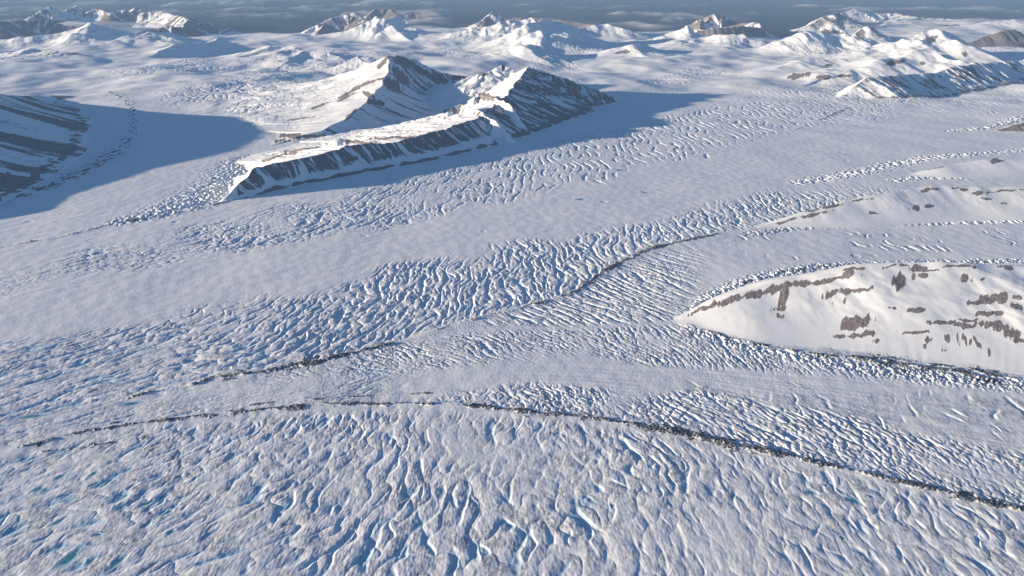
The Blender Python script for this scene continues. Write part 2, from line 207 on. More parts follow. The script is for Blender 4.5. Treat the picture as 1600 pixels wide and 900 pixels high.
# rough (serac) belts: polyline, half width (m), amplitude, spacing
SERACS = [
 ([(400, 250), (360, 285), (300, 315), (240, 335), (185, 348)], itp([(180, 70), (300, 190), (400, 260)]), 11, 46),
 ([(1075, 492), (1110, 462), (1160, 445), (1220, 428), (1290, 417), (1360, 413), (1450, 409), (1600, 408), (1800, 404)], itp([(1070, 30), (1160, 70), (1260, 60), (1400, 40), (1600, 40)]), 11, 30),
 ([(1070, 512), (1150, 538), (1230, 556), (1330, 572), (1430, 585), (1600, 602), (1800, 630)], itp([(1070, 30), (1200, 55), (1400, 65), (1600, 65)]), 8, 24),
 ([(1170, 366), (1250, 355), (1350, 350), (1450, 349), (1600, 346), (1800, 344)], itp([(1170, 50), (1300, 45), (1600, 50)]), 9, 34),
 ([(1400, 282), (1440, 277), (1500, 278)], itp([(1400, 60), (1500, 60)]), 12, 40),
 ([(1250, 285), (1330, 272), (1400, 256), (1450, 247), (1530, 240), (1600, 234), (1750, 228)], itp([(1250, 90), (1400, 110), (1600, 70)]), 9, 45),
 ([(1480, 205), (1540, 200), (1600, 186), (1750, 180)], itp([(1480, 50), (1600, 120)]), 11, 40),
 ([(1200, 112), (1240, 122), (1320, 135), (1330, 148)], itp([(1200, 200), (1330, 200)]), 12, 70),
 ([(1360, 168), (1430, 158), (1500, 148), (1600, 134)], itp([(1360, 60), (1600, 110)]), 9, 55),
 ([(540, 195), (500, 205), (470, 220)], itp([(470, 100), (540, 200)]), 12, 45),
 ([(640, 182), (600, 200), (560, 212)], itp([(560, 60), (640, 90)]), 9, 40),
]
def wline(pts):
    X, Y = ground([p[0] for p in pts], [p[1] for p in pts])
    return np.stack([X, Y], 1), np.array([p[0] for p in pts], float)
for m in MORAINES: m['W'], m['px'] = wline(m['pts'])
SERACS = [(*wline(p), w, a, l) for p, w, a, l in SERACS]
M2W = wline(M2)[0]

def polydist(x, y, P, extra, reach):
    """nearest segment: signed distance (+ = right of travel), running length, interpolated extras; only inside reach"""
    best = np.full(x.shape, 1e9, f32); sgn = np.ones(x.shape, f32); s = np.zeros(x.shape, f32)
    ex = [np.zeros(x.shape, f32) for _ in extra]; run = 0.0
    for k in range(len(P) - 1):
        ax, ay = P[k][:2]; bx, by = P[k + 1][:2]; dx, dy = bx - ax, by - ay; L2 = dx * dx + dy * dy + 1e-9; L = math.sqrt(L2)
        t = np.clip(((x - ax) * dx + (y - ay) * dy) / L2, 0, 1)
        qx = x - ax - t * dx; qy = y - ay - t * dy; d = np.hypot(qx, qy)
        m = d < best
        best = np.where(m, d, best); c = (x - ax) * dy - (y - ay) * dx
        sgn = np.where(m, np.where(c >= 0, 1, -1), sgn); s = np.where(m, run + t * L, s)
        for e, arr in zip(extra, ex): arr[...] = np.where(m, e[k] + t * (e[k + 1] - e[k]), arr)
        run += L
    return best, sgn, s, ex

def bbox_sel(x, y, P, reach):
    return np.nonzero((x > P[:, 0].min() - reach) & (x < P[:, 0].max() + reach) & (y > P[:, 1].min() - reach) & (y < P[:, 1].max() + reach))[0]

def trough_set(u, v, lam, el, seed, wig=1.0, dens=0.0):
    """long wandering crevasse troughs across u: steep shaded wall, sharp lit lip; returns depth profile (-1..+.2) and trough mask"""
    w = wig * (1.1 * pn(u / (4.2 * lam), v / (el * 1.6 * lam), seed) + .30 * pn(u / (1.7 * lam), v / (el * .55 * lam), seed + 1) + .07 * pn(u / (.7 * lam), v / (.6 * lam), seed + 2))
    ph = u / lam + w
    idn = np.floor(ph); f = ph - idn
    r = R1D[(idn.astype(np.int32) * 7 + seed * 131) & 4095]
    a = pn(idn * 1.713 + r * 9.0, v / (el * lam * .75) + r * 50.0, seed + 3)
    a = sst(-.15 - dens, .45 - dens, a)
    wid = .42 + .26 * r
    g = f / wid
    prof = np.where(g < .64, -np.clip(g / .64, 0, 1) ** 1.5, np.where(g < 1.0, -1.0 + 1.38 * ss((g - .64) / .36), .38 * (1 - ss((f - wid) / (1 - wid)))))
    return prof * a, a * ((g > .1) & (g < .95)), f

def heights(x, y):
    n = x.shape[0]
    px, py = to_map(x, y)
    dist = np.hypot(x, y)
    rock = np.full(n, -2.0, f32); dirt = np.zeros(n, f32); ice = np.zeros(n, f32); lab = np.zeros(n, np.int16)
    # ---------------- base: gentle glacier swell, snowfields rising beyond
    far = sst(60, 0, py - 190)                                 # 0 on the near glacier, 1 on the far snowfields
    near = sst(2200, 900, dist)
    z = 5.0 * pn(x / 900, y / 1300, 1) + 2.0 * pn(x / 300, y / 420, 2)
    i = np.nonzero(far > 0)[0]
    if len(i):
        X, Y = x[i], y[i]
        z[i] += far[i] * ((40 + 85 * pn(X / 3400, Y / 4200, 3) + 70 * pn(X / 1700, Y / 2100, 4) + 34 * pn(X / 750, Y / 950, 5) + 10 * pn(X / 320, Y / 380, 6)) * sst(10500, 15500, dist[i]) + 4 * pn(X / 420, Y / 420, 8))
        # hummocky icefall ground in the middle distance
        bump = .85 * np.exp(-((px[i] - 405) / 80) ** 2 - ((py[i] - 160) / 40) ** 2) + .7 * np.exp(-((px[i] - 520) / 120) ** 2 - ((py[i] - 100) / 16) ** 2) + .6 * np.exp(-((px[i] - 1290) / 80) ** 2 - ((py[i] - 88) / 13) ** 2) + .5 * np.exp(-((px[i] - 730) / 110) ** 2 - ((py[i] - 68) / 10) ** 2) + .5 * np.exp(-((px[i] - 1040) / 70) ** 2 - ((py[i] - 85) / 12) ** 2)
        bn = fbm(X / 330, Y / 400, 60, 4, .55)
        fam = far[i] * sst(60, 75, py[i]) * (7 * sst(.08, .5, pn(X / 1700, Y / 2400, 68)) + 9 * np.clip(bump, 0, 1)) * (dist[i] < 26000)
        k = np.nonzero(fam > .3)[0]
        if len(k):
            sc_ = np.clip(dist[i][k] / 12000, .8, 1.7)
            t1, _, _ = trough_set(X[k] + 60 * pn(X[k] / 600, Y[k] / 600, 69), Y[k] * .8, 95, 2.4, 480, 1.0, .15)
            t2, _, _ = trough_set(.8 * X[k] + .6 * Y[k], -.6 * X[k] + .8 * Y[k], 150, 2.0, 484, 1.0, .1)
            z[i[k]] += .6 * fam[k] * sc_ * np.minimum(t1, t2)
        z[i] += bump * (26 * pn(X / 420, Y / 520, 60) + 13 * pn(X / 190, Y / 230, 61) + 5 * bn * sst(-.1, .5, pn(X / 700, Y / 800, 64)) - 15 * np.abs(pn(X / 85, Y / 150, 66)) * sst(-.2, .3, pn(X / 500, Y / 600, 67))) + bump * 30
    coast = COAST(px) + 2.2 * pn(x / 2500, y / 4000, 70)
    sea = sst(1.0, -3.0, py - coast) * (y > 5000)
    z = z * (1 - sea) - 60 * sea
    # ---------------- mountains
    base = z.copy(); mh = np.full(n, -1e3, f32); mlab = np.zeros(n, np.int16)
    for R in RIDGES:
        P, W = R['P'], R['W']; reach = W.max() * 1.15
        i = bbox_sel(x, y, P, reach)
        if not len(i): continue
        X, Y = x[i], y[i]
        sc = R['gl']
        wa = 26.0 if R['g'] in ('nunatak', 'mid', 'upper') else .32 * sc
        wx = X + wa * pn(X / (sc * 2.2), Y / (sc * 2.2), 20); wy = Y + wa * pn(X / (sc * 2.2), Y / (sc * 2.2), 23)
        if 'graph' in R:
            A, B, ln, g_, tab = R['graph']
            s = (wx - P[0, 0]) * A[0] + (wy - P[0, 1]) * A[1]; v_ = (wx - P[0, 0]) * B[0] + (wy - P[0, 1]) * B[1]
            c_, zc, wr, wl = [np.interp(s, g_, q) for q in tab]
            v_ = v_ - c_; sg = np.where(v_ >= 0, 1, -1); so = np.maximum(np.maximum(-s, s - ln), 0)
            wr, wl = np.maximum(wr, 20), np.maximum(wl, 20)
            d = np.hypot(v_, so * np.where(sg > 0, wr, wl) / np.maximum(np.minimum(wr, wl), 20) if False else so)
        else:
            d, sg, s, (zc, wr, wl) = polydist(wx, wy, P, [P[:, 2], W[:, 0], W[:, 1]], reach)
        # soften the change of width across the crest line
        w = np.where(sg > 0, wr, wl)
        t = d / np.maximum(w, 1.0)
        j = np.nonzero(t < 1.1)[0]
        if not len(j): continue
        i = i[j]; X, Y, d, sg, s, zc, t, w = X[j], Y[j], d[j], sg[j], s[j], zc[j], t[j], w[j]
        tt = np.clip(t, 0, 1)
        rg = min(R['gam'] / .12, 1.0)
        zc = zc * (1 + .05 * rg * n1(s / (sc * 2.0), 31 + R['i'])) + np.minimum(zc, 300) * .035 * rg * n1(s / (sc * .5), 32 + R['i'])
        hh = zc * (1 - tt) ** R['p']
        if 'graph' in R:
            near_ = R['g'] in ('nunatak', 'mid', 'upper'); bl = .3 if near_ else .25
            hh = zc * (bl * (1 - ss(tt)) + (1 - bl) * (1 - tt) ** (1.0 if near_ else 1.9)) * (1 + (.055 * fbm(X / 330, Y / 420, 57, 3) if near_ else .22 * fbm(X / 620, Y / 900, 57, 3)))
        # gullies and spurs running down the fall line
        gn = pn(s / sc + .2 * pn(s / 40, d / 60, 7), d / (sc * 6), 40 + R['i'] % 20) + .5 * pn(s / (sc * .45), d / (sc * 3), 41 + R['i'] % 20)
        env = 4 * tt * (1 - tt)
        hh = hh * (1 + R['gam'] * gn * env * 1.6) + np.minimum(zc, 250) * .3 * min(R['gam'], .12) * fbm(X / (sc * 1.3), Y / (sc * 1.3), 50, 3) * env
        hh = hh + base[i]
        hh = np.where(t >= 1.0, -1e3, hh)
        # smooth join within the same massif
        old = mh[i]; k = np.minimum(22.0, .04 * np.maximum(hh, 1))
        up = hh > old
        hm = np.clip(.5 + .5 * (hh - old) / np.maximum(k, 1e-3), 0, 1)
        new = np.where(np.abs(hh - old) < k, old + (hh - old) * hm + k * hm * (1 - hm), np.maximum(hh, old))
        bias = np.where(sg > 0, R['rr'], R['rl'])
        stripe = pn(s / (sc * .8) + .25 * pn(X / 50, Y / 50, 9), d / (sc * 5.0) + 3, 44 + R['i'] % 20) + .55 * pn(s / (sc * .3), d / (sc * 2.2), 45 + R['i'] % 20)
        rk = bias + .95 * stripe - .25 * (tt > .93)
        if R['g'] == 'long' and len(P) > 10:
            fr = (sg > 0) & (px[i] < 790)
            top = .62 - .14 * n1(s / 60, 77)
            rk = np.where(fr, np.minimum(.9 * (top - tt) * 4, .85 * stripe + .26 + .3 * sst(.0, -.2, tt - .1)), rk)
            rk = np.where((sg > 0) & (px[i] < 372), rk - 1.2, rk)
        if R['foot'] > 0:
            fr = np.where(sg > 0, R['rr'], R['rl']) > -.6
            rk = np.where(fr, np.maximum(rk, R['foot'] * 1.2 - np.abs(tt - .9) * 9 + .8 * pn(s / 130, d / 60, 55)), rk)
        mlab[i] = np.where(up, GI[R['g']], mlab[i])
        rock[i] = np.where(up, rk, rock[i])
        mh[i] = new
    mtn = mh > base + .5
    z = np.where(mtn, np.maximum(mh, base), base)
    above = np.clip((mh - base), 0, None); above[~mtn] = 0
    lab = np.where(mtn & (above > 2.5), mlab, 0).astype(np.int16)
    # rock patches, laid out on the finished slopes
    qx, qy = to_map(x, y, z)
    i = np.nonzero((lab > 0) & (qx > -50) & (qx < 1700))[0]
    if len(i):
        X, Y = x[i], y[i]
        sc = np.clip(dist[i] / 4000, .8, 4)
        nx = pn(X / (34 * sc), Y / (34 * sc), 80) + .75 * pn(X / (13 * sc), Y / (16 * sc), 81) + .2 * pn(X / (6 * sc), Y / (8 * sc), 82)
        QX = qx[i] + (7 * pn(X / (60 * sc), Y / (60 * sc), 86) + 3.5 * pn(X / (20 * sc), Y / (24 * sc), 87)) / np.maximum(sc, 1) ** .5; QY = qy[i] + (3.2 * pn(X / (50 * sc), Y / (60 * sc), 88) + 1.8 * pn(X / (18 * sc), Y / (22 * sc), 89)) / np.maximum(sc, 1); rv = np.full(len(i), -2.0, f32)
        for cx, cy, rx, ry, an in PATCH:
            b = np.nonzero((np.abs(QX - cx) < max(rx, ry) * 1.7) & (np.abs(QY - cy) < max(rx, ry) * 1.7))[0]
            if not len(b): continue
            c, s_ = math.cos(an * D2R), math.sin(an * D2R)
            ux = ((QX[b] - cx) * c + (QY[b] - cy) * s_) / rx; uy = (-(QX[b] - cx) * s_ + (QY[b] - cy) * c) / ry
            rv[b] = np.maximum(rv[b], 1.12 - np.hypot(ux, uy) * 1.05 + .50 * nx[b] + .35 * pn(X[b] / (9 * sc[b]), Y[b] / (22 * sc[b]), 83))
        rock[i] = np.maximum(rock[i], rv)
        z[i] += sst(-.15, .6, rv) * (.5 + .9 * np.abs(pn(X / (16 * sc), Y / (16 * sc), 84)) + .25 * pn(X / (6 * sc), Y / (6 * sc), 85))
    rock = np.where(lab > 0, rock, -2.0)
    # ---------------- crevassed glacier
    gl = np.clip(1 - above / 3.0, 0, 1) * (py > 115) * (1 - near)
    i = np.nonzero((gl > 0) & (dist < 17000))[0]
    if len(i):
        X, Y, PX, PY = x[i], y[i], px[i], py[i]
        bx = X + 60 * pn(X / 700, Y / 700, 90); by = Y
        dz = np.zeros(len(i), f32); tm = np.zeros(len(i), f32); am_ = np.zeros(len(i), f32)
        patch = fbm(X / 420, Y / 600, 100, 2); vary = np.clip(.8 + .8 * fbm(X / 260, Y / 330, 104, 2), .15, 1.35)
        def add(amp, fn):
            k = np.nonzero(amp > .02)[0]
            if len(k):
                h, m = fn(k); dz[k] += h * amp[k]; am_[k] += amp[k]; tm[k] = np.maximum(tm[k], m * np.minimum(amp[k] / 3, 1))
        def lobes(u, v, lam, el, seed):
            m = np.abs(pn(u / lam, v / (lam * el), seed) + .35 * pn(u / lam * 2.1, v / (lam * el) * 2.1, seed + 1))
            return np.clip(m * 2.2, 0, 1) ** .6
        # belt A: beyond the smooth lane
        amp = sst(-6, 14, PY - U_A(PX) + 8 * patch) * sst(-4, 12, D_A(PX) - PY + 9 * patch) * np.interp(PX, [-300, 0, 250, 500, 800, 1150, 1330], [2.6, 3.8, 5.4, 6.2, 6.2, 6.2, 4]) * np.clip(.75 + .7 * patch, .15, 1.2)
        def fA(k):
            u, v = bx[k], by[k] - 6000
            rot = np.interp(PX[k], [0, 400, 900], [.55, .35, .0]); c, s_ = np.cos(rot), np.sin(rot)
            u, v = u * c + v * -s_, u * s_ + v * c
            t1, m1, _ = trough_set(u, v, 84, 3.2, 200, .7, .2); t2, m2, _ = trough_set(u + 900, v, 47, 2.4, 210, 1.2, .1)
            lb = lobes(u, v, 46, 1.7, 220); r_ = np.interp(PX[k], [500, 950], [.8, .1])
            return np.minimum(t1, t2 * (.25 + .55 * r_)) + .25 * t1 + (lb - .7) * .9 * r_, np.maximum(m1, m2)
        add(amp, fA)
        # belt C: the broad crevassed belt in the middle
        amp = sst(-8, 18, PY - U_C(PX) + 10 * patch) * sst(-2, 10, D_C(PX) - PY) * np.interp(PX, [-300, 0, 300, 600, 900, 1180, 1300, 1450], [2.6, 3.8, 5.2, 6.2, 6.2, 5.8, 4, 0]) * np.clip(.95 + .45 * patch, .3, 1.2) * (.45 + .55 * vary)
        def fC(k):
            u, v = bx[k], by[k] - 4000
            rot = np.interp(PX[k], [0, 250, 600, 900], [.55, .45, .15, .0]); c, s_ = np.cos(rot), np.sin(rot)
            u, v = u * c - v * s_, u * s_ + v * c
            t1, m1, _ = trough_set(u, v, 68, 3.4, 230, .75, .25); t2, m2, _ = trough_set(u + 300, v, 46, 2.6, 240, .95, .1)
            return np.minimum(t1, t2 * .75) + .2 * (t1 + t2) + (lobes(u, v, 58, 2.0, 250) - .7) * .6, np.maximum(m1, m2)
        add(amp, fC)
        # belt D: tributary with slanting crevasses
        amp = sst(-4, 12, PY - D_C(PX)) * sst(-2, 10, E_T(PX) - PY) * sst(700, 860, PX) * sst(1120, 1020, PX + (PY - 440) * .3) * sst(385, 425, PY + .15 * (PX - 1000) + 12 * patch) * 8
        def fD(k):
            c, s_ = .8, .6
            u, v = bx[k] * c + by[k] * s_, -bx[k] * s_ + by[k] * c
            t1, m1, _ = trough_set(u, v, 56, 5.0, 260, .8, .3); t2, m2, _ = trough_set(u + 77, v, 34, 3.5, 270, .9, .1)
            return np.minimum(t1, .6 * t2) + (lobes(u, v, 36, 2.0, 280) - .7) * .4, m1
        add(amp, fD)
        # sparse crevasses of the right-hand tributary
        amp = sst(0, 14, PY - D_C(PX)) * sst(-2, 14, 412 - PY - .02 * (PX - 1300)) * sst(1080, 1180, PX) * sst(-.1, .45, patch) * 6
        def fR(k):
            t1, m1, _ = trough_set(bx[k], by[k], 60, 2.4, 285, 1.0, -.1); return t1, m1
        add(amp, fR)
        # belt E: fine broken ice under the tributary junction
        amp = sst(-1, 10, PY - E_T(PX)) * sst(-6, 10, U_F(PX) - PY + 8 * patch) * np.interp(PX, [350, 520, 700, 1000, 1250, 1500, 1700], [0, 2.4, 3.8, 4.2, 4, 3, 2]) * vary
        def fE(k):
            rot = np.interp(PX[k], [500, 700, 1000, 1200], [-1.15, -.85, -.6, -.2]); c, s_ = np.cos(rot), np.sin(rot)
            yk = by[k] - 3650
            u, v = bx[k] * c - yk * s_, bx[k] * s_ + yk * c
            t1, m1, _ = trough_set(u, v, 42, 3.4, 290, 1.0, .25); t2, m2, _ = trough_set(u + 50, v, 26, 2.6, 300, 1.0, .15)
            return np.minimum(t1, .65 * t2) + (lobes(u, v, 27, 1.8, 310) - .7) * .6, m1
        add(amp, fE)
        # streaky shear lanes at the left between belts
        amp = sst(-2, 12, PY - D_C(PX) + 14) * sst(-4, 10, M2y(PX) - PY) * sst(720, 480, PX) * np.clip(.7 + patch, .1, 1.3) * 3.2
        def fS(k):
            u, v = .53 * bx[k] - .85 * by[k] , .85 * bx[k] + .53 * by[k]
            t1, m1, _ = trough_set(u, v, 52, 4.0, 320, 1.0, .1)
            return t1 + (lobes(u, v, 44, 3.0, 330) - .7) * .7, m1
        add(amp, fS)
        # mounds just above the front moraine
        amp = sst(-2, 14, PY - D_F(PX) + 10 * patch) * sst(-1, 8, M2y(PX) - PY) * sst(560, 760, PX) * np.interp(PX, [560, 800, 1000, 1200, 1600], [2.4, 3.8, 4, 4.4, 4.4]) * vary
        def fH(k):
            rot = np.interp(PX[k], [800, 1100, 1500], [-.25, -.35, -.1]); c, s_ = np.cos(rot), np.sin(rot)
            yk = by[k] - 2950
            u, v = bx[k] * c - yk * s_, bx[k] * s_ + yk * c
            t1, m1, _ = trough_set(u, v, 54, 3.4, 340, 1.1, .1); t2, m2, _ = trough_set(u + 30, v, 34, 2.2, 350, 1.1, .1)
            return np.minimum(t1, .8 * t2) + (lobes(u, v, 34, 1.5, 360) - .7) * 1.0, m1
        add(amp, fH)
        # smooth lane's lower side at the right: wide gentle crevasses
        amp = sst(-2, 16, PY - U_F(PX)) * sst(1000, 1150, PX) * sst(0, 20, D_F(PX) + 30 - PY) * np.clip(.6 + patch, 0, 1.2) * 3.5
        add(amp, fR)
        # belt G: the foreground
        amp = sst(2, 22, PY - M2y(PX)) * np.clip(.80 + .5 * patch, .3, 1.15) * np.interp(PX, [-200, 0, 300, 800, 1600, 1800], [3.4, 3.9, 4.3, 4.2, 3.7, 3.7]) * (.4 + .6 * vary)
        def fG(k):
            PXk, PYk = PX[k], PY[k]
            rot = np.interp(PXk, [-100, 100, 350, 700, 1000, 1600], [.5, .46, .32, .06, -.04, -.06])
            c, s_ = np.cos(rot), np.sin(rot)
            yk = by[k] - 2700
            u, v = bx[k] * c - yk * s_, bx[k] * s_ + yk * c
            t1, m1, f1 = trough_set(u, v, 80, 2.5, 370, .65, .12); t2, m2, _ = trough_set(u + 500, v, 52, 2.2, 380, .8, -.04)
            fine = sst(70, 0, PYk - M2y(PXk))
            t3, m3, _ = trough_set(u, v, 34, 2.2, 390, .9, .2)
            lb = lobes(u, v, 72, 2.2, 400)
            return np.minimum(np.minimum(t1, t2 * .85), t3 * .45 * fine) + (lb - .75) * .85, np.maximum(m1, m2)
        add(amp, fG)
        # seracs
        for P, ppx, wf, am, lam in SERACS:
            k = bbox_sel(X, Y, P, 420)
            if not len(k): continue
            d, sg, s, (ax,) = polydist(X[k], Y[k], P, [ppx], 0)
            a = np.exp(-(d / wf(ax)) ** 2 * 1.3) * am; j = np.nonzero(a > .2)[0]; k = k[j]; a = a[j]
            u, v = X[k], Y[k]
            lb = lobes(u, v, lam, 1.5, 410); t1, m1, _ = trough_set(u, v, lam * 1.5, 1.8, 420, 1.2, .2)
            dz[k] += a * ((lb - .6) * 1.3 + t1 * .7); tm[k] = np.maximum(tm[k], .8 * m1 * a / am)
        # flow stripes along the glacier: faint swells and dirt lines that follow the belts
        CV = [U_A(PX) - 70, U_A(PX), D_A(PX), U_C(PX), D_C(PX), E_T(PX) + .01, U_F(PX) + .02, D_F(PX) + .03, M2y(PX) + .04, np.full(len(PX), 1000.0)]
        psi = np.zeros(len(i), f32)
        for a_, b_ in zip(CV[:-1], CV[1:]): psi += np.clip((PY - a_) / np.maximum(b_ - a_, 1.0), 0, 1)
        st = pn(psi * 9, X / 1500 + 4, 436) + .6 * pn(psi * 24, X / 800, 437)
        dz += .8 * st
        lane = sst(760, 420, PX) * sst(-16, 6, PY - D_C(PX)) * sst(22, 2, PY - M2y(PX))
        # pits and low hummocks everywhere on the ice
        dz += (.14 + .34 * np.clip(am_ / 4, 0, 1)) * pn(bx / 8, by / 24, 434) * sst(380, 520, PY)
        dz += .9 * pn(X / 60, Y / 90, 430) + .45 * pn(X / 17, Y / 24, 431) * np.clip(.4 + np.abs(dz) * .3, 0, 1.2)
        sp = pn(X / 120, Y / 110, 433); dz -= 2.5 * sst(.72, .9, sp) * (PY < 460)
        z[i] += dz * gl[i]
        # wind-bared, dirty ice on the mounds; trough blue is clear ice, strongest lower left, plus painted crevasse shade
        dn = .55 * pn(X / 70, Y / 110, 440) + .5 * pn(X / 28, Y / 40, 441)
        rough = np.clip(am_ / 3.2, 0, 1)
        near_w = sst(300, 640, PY)
        dirt[i] = np.maximum(sst(-.25, .3, dn) * (.06 + .94 * rough) * (.35 + .65 * near_w) * (dz > -3.0), .9 * lane * sst(.25, .7, st + .3 * dn))
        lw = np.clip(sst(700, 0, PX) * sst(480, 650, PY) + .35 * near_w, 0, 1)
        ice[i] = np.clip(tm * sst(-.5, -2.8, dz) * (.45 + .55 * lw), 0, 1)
    # ---------------- moraines
    for q, M in enumerate(MORAINES):
        P = M['W']; i = bbox_sel(x, y, P, 90)
        if not len(i): continue
        X, Y = x[i], y[i]
        wob = 9 * pn(X / 60, Y / 60, 450) + 5 * pn(X / 24, Y / 24, 452) + 3 * pn(X / 11, Y / 11, 451)
        d, sg, s, (ax,) = polydist(X, Y, P, [M['px']], 0)
        w = M['w'](ax) * 1.35 * np.clip(.8 + .75 * n1(s / 110, 90 + q) + .45 * n1(s / 34, 95 + q), .3, 1.7); dd = np.clip(d + wob * w / 14, 0, None)
        g = np.clip(1 - dd / w, 0, 1) ** .8
        broken = sst(.0, .25, fbm(s / 120, sg * d / 40, 460 + q, 2) * .9 - M['gap'](ax))
        teeth = .2 + .5 * n1(s / 75, 99) + .9 * np.abs(pn(X / 15, Y / 15, 470)) + .35 * pn(X / 6, Y / 6, 471) + .5 * pn(X / 45, Y / 45, 474)
        g = g * broken * np.clip(1 - above[i] / 4, 0, 1)
        z[i] += M['h'] * g * np.clip(teeth, .1, 1.6) + 2.0 * np.exp(-(d / (w * 2.6)) ** 2)
        g2 = np.clip(1 - dd / (w * 1.9), 0, 1) * broken * np.clip(1 - above[i] / 4, 0, 1)
        rv = 2.3 * g2 - 1.2 + 1.1 * pn(X / 12, Y / 12, 472) + .85 * pn(X / 30, Y / 30, 473) + .45 * pn(X / 6, Y / 6, 475)
        m = (rv > rock[i]) & (g2 > .05)
        rock[i] = np.where(m, rv, rock[i]); lab[i] = np.where((d < w * 1.4) & (lab[i] == 0), 200 + q, lab[i])
        dirt[i] = np.maximum(dirt[i], .8 * np.exp(-(d / (w * 1.9)) ** 2) * broken * (above[i] < 4))
        ice[i] *= np.clip(1 - g * 3, 0, 1)
    # ---------------- melt pool hollows
    for p in POOLS:
        i = np.nonzero((np.abs(x - p['x']) < 90) & (np.abs(y - p['y']) < 90))[0]
        if not len(i): continue
        t = pool_t(x[i], y[i], p)
        k = ss((2.1 - t) / 1.0)
        z[i] = z[i] * (1 - k) + k * (p['z'] + .55 * (np.clip(t, 0, 3) ** 2 - 1.0))
        ice[i] = np.maximum(ice[i], sst(1.7, 1.0, t) * .8); dirt[i] *= np.clip(t - .6, 0, 1)
    return z, rock, dirt, ice, lab

def pool_t(x, y, p):
    c, s = math.cos(p['r']), math.sin(p['r']); dx, dy = x - p['x'], y - p['y']
    u, v = (dx * c + dy * s) / p['a'], (-dx * s + dy * c) / p['b']
    an = np.arctan2(v, u)
    return np.hypot(u, v) / (1 + .16 * np.sin(2 * an + p['i']) + .13 * np.sin(3 * an + 2.3 * p['i']) + .08 * np.sin(5 * an + p['i'] * 1.7))
for p in POOLS: p['z'] = 0.0
_z = []
for p in POOLS:                                            # water level: a little under the lowest ice around the hollow
    a = np.linspace(0, 2 * np.pi, 24, endpoint=False)
    xx = np.concatenate([p['x'] + r * np.cos(a) for r in (0, 22, 40)]); yy = np.concatenate([p['y'] + r * np.sin(a) for r in (0, 22, 40)])
    sv = POOLS; keep = [q for q in POOLS]
    POOLS_tmp = POOLS[:]; POOLS.clear(); zz = heights(xx, yy)[0]; POOLS.extend(POOLS_tmp)
    _z.append(float(np.percentile(zz, 40)) - .4)
for p, v in zip(POOLS, _z): p['z'] = v

# ------------------------------------------------------------------ one terrain sheet: rings about the camera's foot, finest where the camera looks
def spaced(a, b, n): return np.linspace(a, b, max(int(n * Q), 4), endpoint=False)
def row_dist(py): return ground(800.0, py)[1]
rows = [np.geomspace(150, 1700, 40, endpoint=False)]
rows.append(row_dist(spaced(985, 700, 300)))
rows.append(row_dist(spaced(700, 310, 430)))
rows.append(row_dist(spaced(310, 130, 640)))
rows.append(row_dist(spaced(130, 36, 520)))
rows.append(row_dist(spaced(36, 8, 150)))
rows.append(np.geomspace(row_dist(8), 120000, 12))
RAD = np.concatenate(rows)
half = 37.5
core = np.linspace(-half, half, int(1900 * Q))
side = half + np.cumsum(np.geomspace(.06, 4.2, 62)); side = half + (side - half) / (side[-1] - half) * (180 - half)
ANG = np.concatenate([-side[::-1], core, side[:-1]]) * D2R
NA, NR = len(ANG), len(RAD)
sa, ca = np.sin(ANG), np.cos(ANG)
print('grid', NR, NA, NR * NA)
Z = np.zeros((NR, NA), f32); RK = np.zeros((NR, NA), f32); DT = np.zeros((NR, NA), f32); IC = np.zeros((NR, NA), f32); LB = np.zeros((NR, NA), np.int16)
XX = (RAD[:, None] * sa[None, :]); YY = (RAD[:, None] * ca[None, :])
def work(r):
    a, b = r
    o = heights(XX[a:b].ravel(), YY[a:b].ravel())
    for A, v in zip((Z, RK, DT, IC, LB), o): A[a:b] = v.reshape(b - a, NA)
jobs = [(a, min(a + 12, NR)) for a in range(0, NR, 12)]
with ThreadPoolExecutor(4) as ex: list(ex.map(work, jobs))
print('heights', time.time() - T00)
if os.environ.get('DBG'):
    for nm, A in (('dirt', DT), ('ice', IC), ('rock', RK)): print(nm, [np.percentile(A[100:700, 500:1500], q).round(3) for q in (5, 25, 50, 75, 95)])

# vertex normals from the finished sheet
P3 = np.stack([XX, YY, Z], -1).astype(np.float64)
du = np.empty_like(P3); dv = np.empty_like(P3)
du[:, 1:-1] = P3[:, 2:] - P3[:, :-2]; du[:, 0] = P3[:, 1] - P3[:, -1]; du[:, -1] = P3[:, 0] - P3[:, -2]
dv[1:-1] = P3[2:] - P3[:-2]; dv[0] = P3[1] - P3[0]; dv[-1] = P3[-1] - P3[-2]
NM = np.cross(du, dv); NM /= np.linalg.norm(NM, axis=-1, keepdims=True) + 1e-12
del du, dv
idx = np.arange(NR * NA).reshape(NR, NA)
nxt = np.roll(idx, -1, axis=1)
QUADS = np.stack([idx[:-1], nxt[:-1], nxt[1:], idx[1:]], -1).reshape(-1, 4)
QUADS = QUADS[:, ::-1].copy() if NM[NR // 2, NA // 2, 2] < 0 else QUADS
if NM[NR // 2, NA // 2, 2] < 0: NM = -NM
lbf = LB.ravel(); rkf = RK.ravel()
QL = lbf[QUADS[:, 0]]
QR = rkf[QUADS].mean(1)
Pf = P3.reshape(-1, 3).astype(f32); Nf = NM.reshape(-1, 3).astype(f32)
ATT = {'rock': RK.ravel(), 'dirt': DT.ravel(), 'ice': IC.ravel()}

